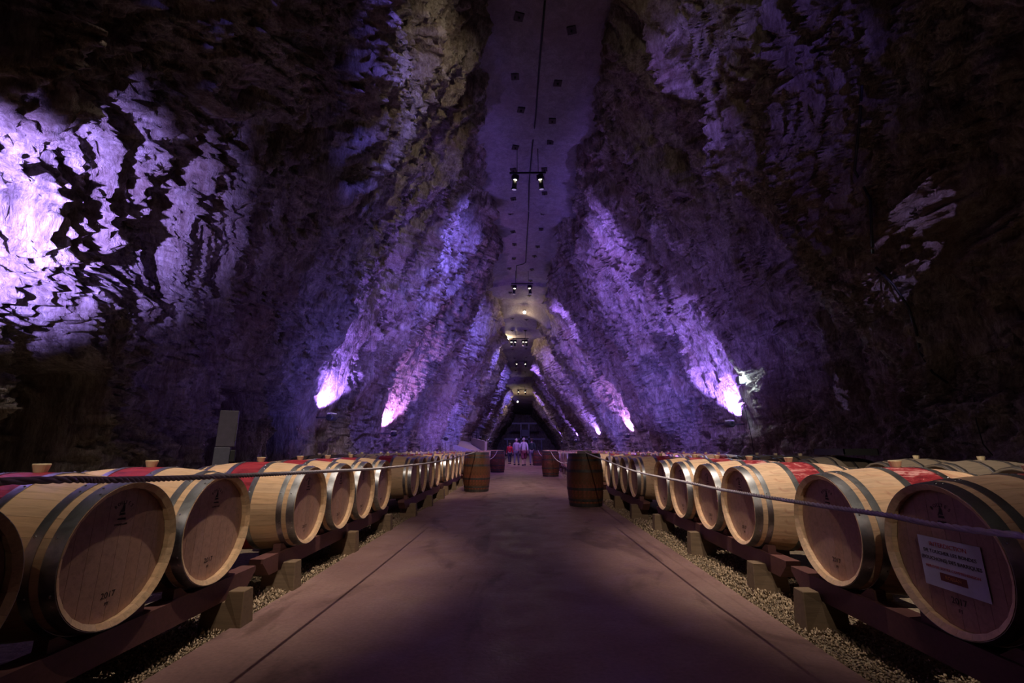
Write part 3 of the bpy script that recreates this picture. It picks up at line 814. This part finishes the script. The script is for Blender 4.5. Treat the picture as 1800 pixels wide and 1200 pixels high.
rope('rope', sag((-1.16, 12.25, TOPZ), (-1.14, 21.5, TOPZ), .28), .012, 'sagging rope between the two upright barrels on the left')
rope('rope', sag((1.19, 9.3, TOPZ), (1.10, 18.3, TOPZ), .32), .012, 'sagging rope between the two upright barrels on the right')
rope('rope', sag((1.10, 18.5, TOPZ), (1.02, 30.4, TOPZ), .3), .014, 'sagging rope from the smaller right upright barrel to the farthest one')
# coil of rope ends tied on top of the near right upright barrel
bm = bmesh.new()
for k in range(3): add_tube(bm, [(1.19 + .13 * math.cos(a / 10 * PI), 9.0 + (.12 + k * .012) * math.sin(a / 10 * PI), TOPZ - .004 + k * .016) for a in range(21)], .011, 6)
tag(mesh_obj('rope_coil', bm, M['rope']), 'coil of rope lying on the largest upright barrel', 'rope')

# ------------------------------------------------------------------ spotlight bars hanging from the roof
def spot_can(loc, tilt, yaw_, parent, k=1.0):
    """theatre lantern: yoke, body of two cylinders, bright slot, lens ring"""
    e = Matrix.Translation(loc) @ Matrix.Rotation(yaw_, 4, 'Z') @ Matrix.Rotation(tilt, 4, 'X')
    bm = bmesh.new()
    def cyl(z0, z1, r0, r1, n=14):
        add_tube(bm, [(0, 0, z0), (0, 0, z1)], [r0, r1], n)
    cyl(.20, .02, .10, .105); cyl(.0, -.26, .075, .085); cyl(-.26, -.30, .10, .10)
    for f_ in range(4): add_box(bm, (-.105, -.105 + .055 * f_, .06), (.105, -.100 + .055 * f_, .16))
    bm.transform(e); c = mesh_obj('lantern', bm, M['black'], parent)
    bm = bmesh.new(); add_tube(bm, [(0, -.05, .016), (0, -.05, .004)], .052, 12); bm.transform(e); q = mesh_obj('glowing_slot', bm, M['warmlens'], c); q['label'] = 'glowing vent slot'
    bm = bmesh.new(); add_tube(bm, [(0, 0, -.301), (0, 0, -.306)], .078, 14); bm.transform(e); mesh_obj('lens', bm, M['violetlens'], c)
    bm = bmesh.new(); R = .13
    add_tube(bm, [Vector(loc) + Vector((-R, 0, 0)), Vector(loc) + Vector((-R, 0, .22)), Vector(loc) + Vector((R, 0, .22)), Vector(loc) + Vector((R, 0, 0))], .012, 6)
    mesh_obj('yoke', bm, M['black'], parent)
bl = {1: 'spotlight bar with two lanterns, nearest and highest in view', 2: 'second spotlight bar with two lanterns', 3: 'third spotlight bar, below the bright arch', 4: 'fourth spotlight bar, small, beside bright roof lamps', 5: 'fifth spotlight bar, tiny, over the dark far roof'}
for i, Y in enumerate(BARS):
    if Y < 10 or i > 6: continue
    z = bar_z(Y); x = bar_x(Y)
    t = thing('spotlight_bar', bl[i - 1] + ', hanging from the roof', 'lights', (x, Y, z), 0, 'hanging spotlight bars')
    bm = bmesh.new(); add_tube(bm, [(-.62, 0, 0), (.62, 0, 0)], .035, 8); mesh_obj('crossbar', bm, M['black'], t)
    hh = bvc.ray_cast(Vector((x, Y, z)), Vector((0, 0, 1))); top = (hh[0].z - z if hh[0] else 1) + .05
    for s in (-.36, .36):
        bm = bmesh.new(); add_tube(bm, [(s, 0, 0), (s, 0, top)], .012, 6); mesh_obj('hanger', bm, M['black'], t)
    for s in (-1, 1):
        spot_can((s * .44, 0, -.30), math.radians(14), s * -.35, t)
        if i in (4,): spot_can((s * .44 - .25, .1, -.30), math.radians(-10), s * .3, t)

# roof bolts plates and cable
ord2 = ['nearest', 'second', 'third', 'fourth', 'fifth', 'sixth', 'seventh', 'eighth', 'ninth', 'tenth', 'eleventh', 'twelfth', 'thirteenth', 'fourteenth', 'fifteenth', 'sixteenth', 'seventeenth', 'eighteenth', 'nineteenth', 'twentieth', 'twenty-first', 'twenty-second', 'twenty-third', 'farthest']
for kk, Y in enumerate(np.concatenate([np.arange(7.4, 28, 1.55), np.arange(31, 56, 3.0)])):
    for s in (.30, .70):
        x = float(CXL(Y) + (CXR(Y) - CXL(Y)) * (s + rnd.uniform(-.05, .05))); y = float(Y) + rnd.uniform(-.3, .3)
        h = bvc.ray_cast(Vector((x, y, 8)), Vector((0, 0, 1)))
        if not h[0]: continue
        t = thing('anchor_plate', 'dark square anchor plate on the roof, %s of the %s pair' % ('left' if s < .5 else 'right', ord2[kk]), 'plate', h[0], rnd.uniform(-.3, .3), 'rock anchor plates on the roof')
        bm = bmesh.new(); add_box(bm, (-.11, -.11, -.035), (.11, .11, .01), .008); mesh_obj('plate', bm, M['plate'], t)
        bm = bmesh.new(); add_tube(bm, [(0, 0, -.035), (0, 0, -.10)], .022, 6); mesh_obj('bolt', bm, M['plate'], t)
pts = []
for px, py in ((958, 0), (953, 60), (946, 140), (942, 200), (935, 262), (930, 320), (929, 380), (927, 405), (924, 460), (920, 463), (908, 466), (908, 488)):
    h = bvc.ray_cast(EYE, ray(px, py))
    if h[0]: pts.append(h[0] - Vector((0, 0, .03)))
bm = bmesh.new(); add_tube(bm, pts, .022, 6); tag(mesh_obj('ceiling_cable', bm, M['black']), 'long black cable running down the middle of the roof', 'cable')
# cables on the right wall
for pxs, lab in ((((1515, 150), (1512, 200), (1505, 270), (1502, 300), (1530, 350), (1532, 400), (1534, 445)), 'black cable hanging on the dark upper right rock'),
                 (((1540, 470), (1570, 500), (1597, 540), (1610, 580), (1618, 620), (1640, 655), (1665, 672)), 'black cable curving down the right rock, below the lit patches'),
                 (((1712, 700), (1716, 740), (1728, 780), (1745, 800)), 'thin cable dropping to the barrels at the far right'),
                 (((1305, 700), (1315, 740), (1322, 775), (1326, 800)), 'thin wire hanging under the white lamp on the right rock')):
    pts = []
    for p in pxs:
        h, nn = hit(*p, bvr)
        if h: pts.append(h + (EYE - h).normalized() * .10)
    bm = bmesh.new(); add_tube(bm, pts, .02 if 'thin' not in lab else .008, 6); tag(mesh_obj('wall_cable', bm, M['black']), lab, 'cable')

# ------------------------------------------------------------------ uplights along the foot of the rock
def uplight(p, side, label, energy, color, ang=112, ln=1.0, size=.05):
    t = thing('rock_uplight', label, 'lamp', p, 0, 'violet uplights on the rock')
    g = 1 + p.y * .01
    bm = bmesh.new(); add_tube(bm, [(0, -.16 * g, 0), (0, -.13 * g, 0), (0, .16 * g, 0), (0, .19 * g, 0)], [.07 * g, .095 * g, .095 * g, .07 * g], 14); mesh_obj('lamp_housing', bm, M['lampmetal'], t)
    bm = bmesh.new(); add_box(bm, (-.07 * g, -.13 * g, .085 * g), (.07 * g, .13 * g, .103 * g)); mesh_obj('lens', bm, M['violetlens'], t)
    bm = bmesh.new(); add_box(bm, (-.03, -.22, .02), (.03, 1.0 * ln, .075)); b2 = mesh_obj('bracket', bm, M['lampmetal'], t)
    bm = bmesh.new(); add_box(bm, (min(0, side * .75), .1, -.02), (max(0, side * .75), .15, .02)); mesh_obj('arm', bm, M['lampmetal'], t)
    lp_ = p + Vector((0, 0, .14 * g))
    spot(lp_, lp_ + Vector((side * .55, .25, 1.6)), energy, color, ang, .35, size)
    return p
up = []
for (P_, side, labs, es, cols) in ((PUL, -1, ('rock uplight on the left, largest in view, under a white bay', 'second violet uplight on the left rock', 'third violet uplight on the left rock, beside the ramp', 'fourth violet uplight on the left, beyond the railing', 'fifth violet uplight, last on the left'), (1000, 1000, 450, 900, 1000), (VIOLET, PINKV, VIOLET, VIOLET, VIOLET)),
                             (PUR, 1, ('rock uplight on the right, largest, on a long bracket', 'second violet uplight on the right rock', 'third violet uplight on the right rock', 'fourth violet uplight on the right rock', 'fifth violet uplight, last on the right'), (1600, 1100, 800, 900, 1000), (VIOLET, PINKV, VIOLET, VIOLET, VIOLET))):
    for p, lab, e, c in zip(P_, labs, es, cols): up.append(uplight(p, side, lab, e, c))
# the strongest one stands just outside the left edge of the frame, washing the near bay
sp = Vector((-4.1, 2.75, 2.12))
spot(sp, sp + Vector((-1.35, 1.25, 1.28)), 2600, (.36, .26, 1.0), 76, .75, .03)
# narrow framed beam on the right rock
h, nn = hit(1600, 415, bvr)
tgt = h
spot((-.6, -7.6, 9.6), tgt, 4200, (.50, .36, 1.0), 2.8, .1, .01)
print('uplights', [tuple(round(v, 1) for v in q) for q in up])

# small white emergency lamp on the right rock
h, nn = hit(1306, 668, bvr); p = h + (EYE - h).normalized() * .25
t = thing('wall_lamp', 'small brilliant white lamp on the right rock', 'lamp', p)
bm = bmesh.new(); bmesh.ops.create_uvsphere(bm, u_segments=12, v_segments=8, radius=.085, matrix=Matrix.Translation((-.07, -.14, 0))); mesh_obj('bulb', bm, M['whitelens'], t)
bm = bmesh.new(); add_box(bm, (-.08, .05, -.1), (.12, .22, .14), .01); mesh_obj('lamp_body', bm, M['lampmetal'], t)
point(p + (EYE - p).normalized() * .30, 2.2, (.6, .95, 1.0), .05)
# warm lamps at the far roof
for (px, py, Y, e, lab) in ((922, 549, 29.0, 32, 'warm roof lamp at the crown of the bright arch'), (892, 596, 36, 120, 'warm lamp on the left far rock, upper one'),
                            (898, 621, 43.0, 150, 'warm lamp on the left far rock, lower one'), (910, 706, 62, 200, 'warm lamp low at the far end of the roof')):
    p = on_y(px, py, Y); t = thing('warm_lamp', lab, 'lamp', p, 0, 'warm roof lamps')
    bm = bmesh.new(); bmesh.ops.create_uvsphere(bm, u_segments=10, v_segments=6, radius=.10); mesh_obj('bulb', bm, M['farlens'], t)
    bm = bmesh.new(); add_box(bm, (-.10, .04, .08), (.10, .20, .22), .01); mesh_obj('housing', bm, M['lampmetal'], t)
    point(p + Vector((0, .1, -.25)), e, (1.0, .74, .42), .1)

# ------------------------------------------------------------------ upright cabinet, ramp with railing, far gantry
p = on_x(392, 800, -4.25); ck = on_y(395, 722, p.y).z / 1.93; print('cab', p, ck)
t = thing('cabinet', 'tall grey two-part cabinet standing against the dark left rock', 'cabinet', (p.x, p.y, 0), .5); t.scale = (ck * .8, ck * .8, ck)
bm = bmesh.new(); add_box(bm, (-.17, -.15, -.03), (.13, .15, 1.30), .01); mesh_obj('lower_box', bm, M['panel'], t)
bm = bmesh.new(); add_box(bm, (-.16, -.14, 1.31), (.20, .14, 1.93), .01); mesh_obj('upper_box', bm, M['panel2'], t)
bm = bmesh.new(); add_box(bm, (.13, -.12, 1.05), (.23, .12, 1.25), .01); mesh_obj('side_box', bm, M['black'], t)
bm = bmesh.new(); add_box(bm, (.18, -.16, 1.40), (.21, -.14, 1.72), .004); mesh_obj('handle', bm, M['lampmetal'], t)

Yr = 38.0
t = thing('ramp', 'earth ramp with rendered parapet and thin railing on the left', 'ramp', (-3.2, Yr, 0))
bm = bmesh.new()       # sloping bank between the rack and the rock
P = [(-2.6, -2.6, -.04), (.25, -2.6, -.04), (.25, 3.4, -.04), (-2.6, 3.4, -.04), (-2.6, -2.6, 1.55), (.25, -2.6, .70), (.0, 3.4, 1.1), (-2.6, 3.4, 2.0)]
V_ = [bm.verts.new(q) for q in P]
for f_ in ((3, 2, 1, 0), (4, 5, 6, 7), (0, 1, 5, 4), (1, 2, 6, 5), (2, 3, 7, 6), (3, 0, 4, 7)): bm.faces.new([V_[i] for i in f_])
bmesh.ops.subdivide_edges(bm, edges=bm.edges, cuts=5, use_grid_fill=True)
mesh_obj('bank', bm, M['parapet'], t)
bm = bmesh.new()
P = [(-1.25, 2.6, .9), (.22, -.9, .3), (.22, -.9, 1.62), (-1.25, 2.6, 2.0)]
v1 = [bm.verts.new(q) for q in P]; v2 = [bm.verts.new((q[0] + .18, q[1] + .06, q[2])) for q in P]
bm.faces.new(v1); bm.faces.new(v2[::-1])
for k in range(4): bm.faces.new((v1[k], v2[k], v2[(k + 1) % 4], v1[(k + 1) % 4]))
bmesh.ops.recalc_face_normals(bm, faces=bm.faces); mesh_obj('parapet', bm, M['parapet'], t)
for u_ in (.02, .35, .68, .98):
    q = Vector((-1.17, 2.62, 1.98)).lerp(Vector((.30, -.86, 1.60)), u_)
    bm = bmesh.new(); add_tube(bm, [q, q + Vector((0, 0, .50))], .028, 6); mesh_obj('rail_post', bm, M['lampmetal'], t)
bm = bmesh.new(); add_tube(bm, [(-1.17, 2.62, 2.47), (.30, -.86, 2.09)], .028, 6); mesh_obj('handrail', bm, M['lampmetal'], t)

t = thing('far_gantry', 'dark metal stage with posts in the black far opening', 'gantry', (.4, 82, 0))
bm = bmesh.new(); add_box(bm, (-3.6, -.1, 2.6), (3.6, .3, 2.9)); mesh_obj('beam', bm, M['lampmetal'], t)
bm = bmesh.new(); add_box(bm, (-2.2, -.1, 5.3), (2.2, .3, 5.6)); mesh_obj('beam', bm, M['lampmetal'], t)
for x in (-3.0, -.6, .8, 3.0):
    bm = bmesh.new(); add_box(bm, (x - .12, -.1, 0), (x + .12, .2, 5.3 if abs(x) < 1 else 2.6)); mesh_obj('post', bm, M['lampmetal'], t)
bm = bmesh.new(); add_box(bm, (-.6, -.2, 3.2), (.9, 0, 4.4), .05); mesh_obj('board', bm, M['panel'], t)
# dark crate on the back row at right
p = on_x(1480, 803, 4.7)
t = thing('flat_crate', 'flat black crate lying on the dusty right back row', 'crate', (4.75, p.y, ZB + 2 * BR + .02))
bm = bmesh.new()
add_box(bm, (-.24, -.34, 0), (.24, .34, .012)); mesh_obj('crate_base', bm, M['black'], t)
for a_, b_ in (((-.24, -.34), (-.225, .34)), ((.225, -.34), (.24, .34)), ((-.24, -.34), (.24, -.325)), ((-.24, .325), (.24, .34))):
    bm = bmesh.new(); add_box(bm, (a_[0], a_[1], .012), (b_[0], b_[1], .09)); mesh_obj('crate_side', bm, M['black'], t)

# ------------------------------------------------------------------ visitors
def skin_body(name, verts, edges, mtl, parent, sub=2, root=0):
    me = bpy.data.meshes.new(name); me.from_pydata([v[:3] for v in verts], edges, []); me.materials.append(mtl)
    o = bpy.data.objects.new(name, me); C.objects.link(o)
    md = o.modifiers.new('s', 'SKIN'); md.use_smooth_shade = True
    for i, v in enumerate(verts):
        r = v[3] if isinstance(v[3], tuple) else (v[3], v[3]); me.skin_vertices[0].data[i].radius = r
        me.skin_vertices[0].data[i].use_root = (i == root)
    m2 = o.modifiers.new('u', 'SUBSURF'); m2.levels = sub; m2.render_levels = sub
    dg = bpy.context.evaluated_depsgraph_get(); dg.update()
    nm = bpy.data.meshes.new_from_object(o.evaluated_get(dg)); o.modifiers.clear(); o.data = nm; bpy.data.meshes.remove(me)
    nm.materials.clear(); nm.materials.append(mtl); o.name = name; o.parent = parent; return o
SKIN = plain('skin', (.55, .34, .26), .55); HAIRD = plain('dark_hair', (.05, .03, .02), .6); HAIRG = plain('grey_hair', (.38, .35, .33), .6)
def person(x, y, rz, H, label, top, legs, hair, stride=.22, skirt=False, wide=1.0):
    t = thing('person', label, 'person', (x, y, 0), rz, 'visitors on the path'); k = H / 1.72
    def S_(v): return [(a * k * (wide if i not in (0,) else 1), b * k, c * k, r if not isinstance(r, float) else r * k) for i, (a, b, c, r) in enumerate(v)]
    # body: pelvis root, spine, neck, head, arms, legs (+Y is forward)
    V = [(0, 0, .93, .13), (0, .01, 1.12, .125), (0, .0, 1.30, .145), (0, 0, 1.42, .085), (0, .01, 1.50, .052), (0, .03, 1.575, .078), (0, .03, 1.65, .086), (0, .02, 1.70, .06)]
    E = [(0, 1), (1, 2), (2, 3), (3, 4), (4, 5), (5, 6), (6, 7)]
    for s in (-1, 1):
        i = len(V); st = stride * s
        V += [(s * .10, 0, .88, .095), (s * .10, st * .45 + .03, .50, .060), (s * .10, st - .03, .10, .040), (s * .10, st + .12, .035, .032)]
        E += [(0, i), (i, i + 1), (i + 1, i + 2), (i + 2, i + 3)]
        j = len(V); sw = -st * .7
        V += [(s * .18, 0, 1.40, .058), (s * .23, sw * .3 - .02, 1.14, .043), (s * .24, sw + .04, .90, .030), (s * .235, sw + .06, .83, .030)]
        E += [(3, j), (j, j + 1), (j + 1, j + 2), (j + 2, j + 3)]
        for f_ in range(4):
            n_ = len(V); V += [(s * .235, sw + .085 - f_ * .019, .775, .0095), (s * .228, sw + .09 - f_ * .019, .745 - .006 * (f_ in (1, 2)), .008)]; E += [(j + 3, n_), (n_, n_ + 1)]
        n_ = len(V); V += [(s * .215, sw + .105, .81, .011), (s * .208, sw + .118, .785, .009)]; E += [(j + 3, n_), (n_, n_ + 1)]
    V = [(a, b, c, r) for a, b, c, r in V]
    body = skin_body('body', [(a * k, b * k, c * k, r * k) for a, b, c, r in V], E, SKIN, t)
    # face
    bm = bmesh.new()
    for s in (-1, 1):
        g = bmesh.ops.create_icosphere(bm, subdivisions=1, radius=.011 * k)
        for v in g['verts']: v.co += Vector((s * .031, .112, 1.625)) * k
    mesh_obj('eyes', bm, M['ink'], t)
    bm = bmesh.new(); g = bmesh.ops.create_cone(bm, cap_ends=True, segments=6, radius1=.017 * k, radius2=.007 * k, depth=.045 * k)
    for v in g['verts']: v.co += Vector((0, .125, 1.60)) * k
    for s in (-1, 1):
        g = bmesh.ops.create_icosphere(bm, subdivisions=1, radius=.022 * k)
        for v in g['verts']: v.co.x *= .4; v.co += Vector((s * .088, .025, 1.615)) * k
    mesh_obj('nose_and_ears', bm, SKIN, t)
    bm = bmesh.new(); add_box(bm, (-.022 * k, .112 * k, 1.563 * k), (.022 * k, .124 * k, 1.572 * k)); mesh_obj('mouth', bm, M['redink'], t)
    bm = bmesh.new(); bmesh.ops.create_icosphere(bm, subdivisions=3, radius=.108 * k)
    for v in list(bm.verts):
        if v.co.y > .045 * k and v.co.z < .035 * k or v.co.z < -.07 * k: bm.verts.remove(v)
    for v in bm.verts: v.co.z *= 1.05; v.co += Vector((0, .015, 1.645)) * k
    mesh_obj('hair', bm, hair, t, True)
    # clothes
    V = [(0, 0, .90, .160), (0, .01, 1.12, .152), (0, 0, 1.30, .172), (0, 0, 1.425, .095)]; E = [(0, 1), (1, 2), (2, 3)]
    for s in (-1, 1):
        j = len(V); sw = -stride * s * .7
        V += [(s * .18, 0, 1.40, .075), (s * .235, sw * .3 - .02, 1.14, .060), (s * .245, sw + .03, .93, .046)]; E += [(3, j), (j, j + 1), (j + 1, j + 2)]
    skin_body('jacket', [(a * k, b * k, c * k, r * k) for a, b, c, r in V], E, top, t)
    V = [(0, 0, .93, .152)]; E = []
    for s in (-1, 1):
        i = len(V); st = stride * s
        V += [(s * .10, 0, .85, .112), (s * .10, st * .45 + .03, .50, .080 if not skirt else .11), (s * .10, st - .03, .11 if not skirt else .42, .060 if not skirt else .09)]; E += [(0, i), (i, i + 1), (i + 1, i + 2)]
    skin_body('shorts' if skirt else 'trousers', [(a * k, b * k, c * k, r * k) for a, b, c, r in V], E, legs, t)
    for s in (-1, 1):
        st = stride * s; bm = bmesh.new(); add_box(bm, ((s * .10 - .05) * k, (st - .08) * k, 0), ((s * .10 + .05) * k, (st + .19) * k, .085 * k), .022 * k)
        mesh_obj('shoe', bm, M['black'], t, True)
    return t
RED = plain('red_jacket', (.55, .015, .03), .8); LAV = plain('pale_shirt', (.62, .58, .66), .8); GRN = plain('dark_green_coat', (.02, .035, .03), .85)
PK = plain('pink_grey_shirt', (.48, .38, .46), .8); MAR = plain('maroon_trousers', (.20, .05, .06), .85); DRK = plain('dark_trousers', (.03, .03, .04), .85); GRY = plain('grey_trousers', (.16, .13, .16), .85)
for px, hd, ft, lab, top, legs, hair, rz, sk in (
        (896, 779, 815, 'shorter person in a bright red jacket and dark trousers, leftmost of the visitors', RED, DRK, HAIRD, .2, False),
        (908, 771, 817, 'person in a pinkish grey shirt beside the red jacket', PK, GRY, HAIRG, -.2, False),
        (921, 770, 818, 'person in a pale lavender shirt and maroon shorts, middle of the visitors', LAV, MAR, HAIRG, .15, True),
        (935, 771, 817, 'person in a dark green coat, rightmost of the visitors', GRN, GRY, HAIRD, 0, False)):
    p = on_z(px, ft, 0); hgt = 1.03 + (on_y(px, hd, p.y).z - 1.03)
    person(p.x, p.y, rz, min(1.85, max(1.35, hgt)), lab, top, legs, hair, .2, sk)
    print('person', p, hgt)
print('objects', len(bpy.data.objects), 'tris', sum(len(o.data.loop_triangles) if False else len(o.data.polygons) for o in (wall_left, wall_right, ceiling)) * 2)
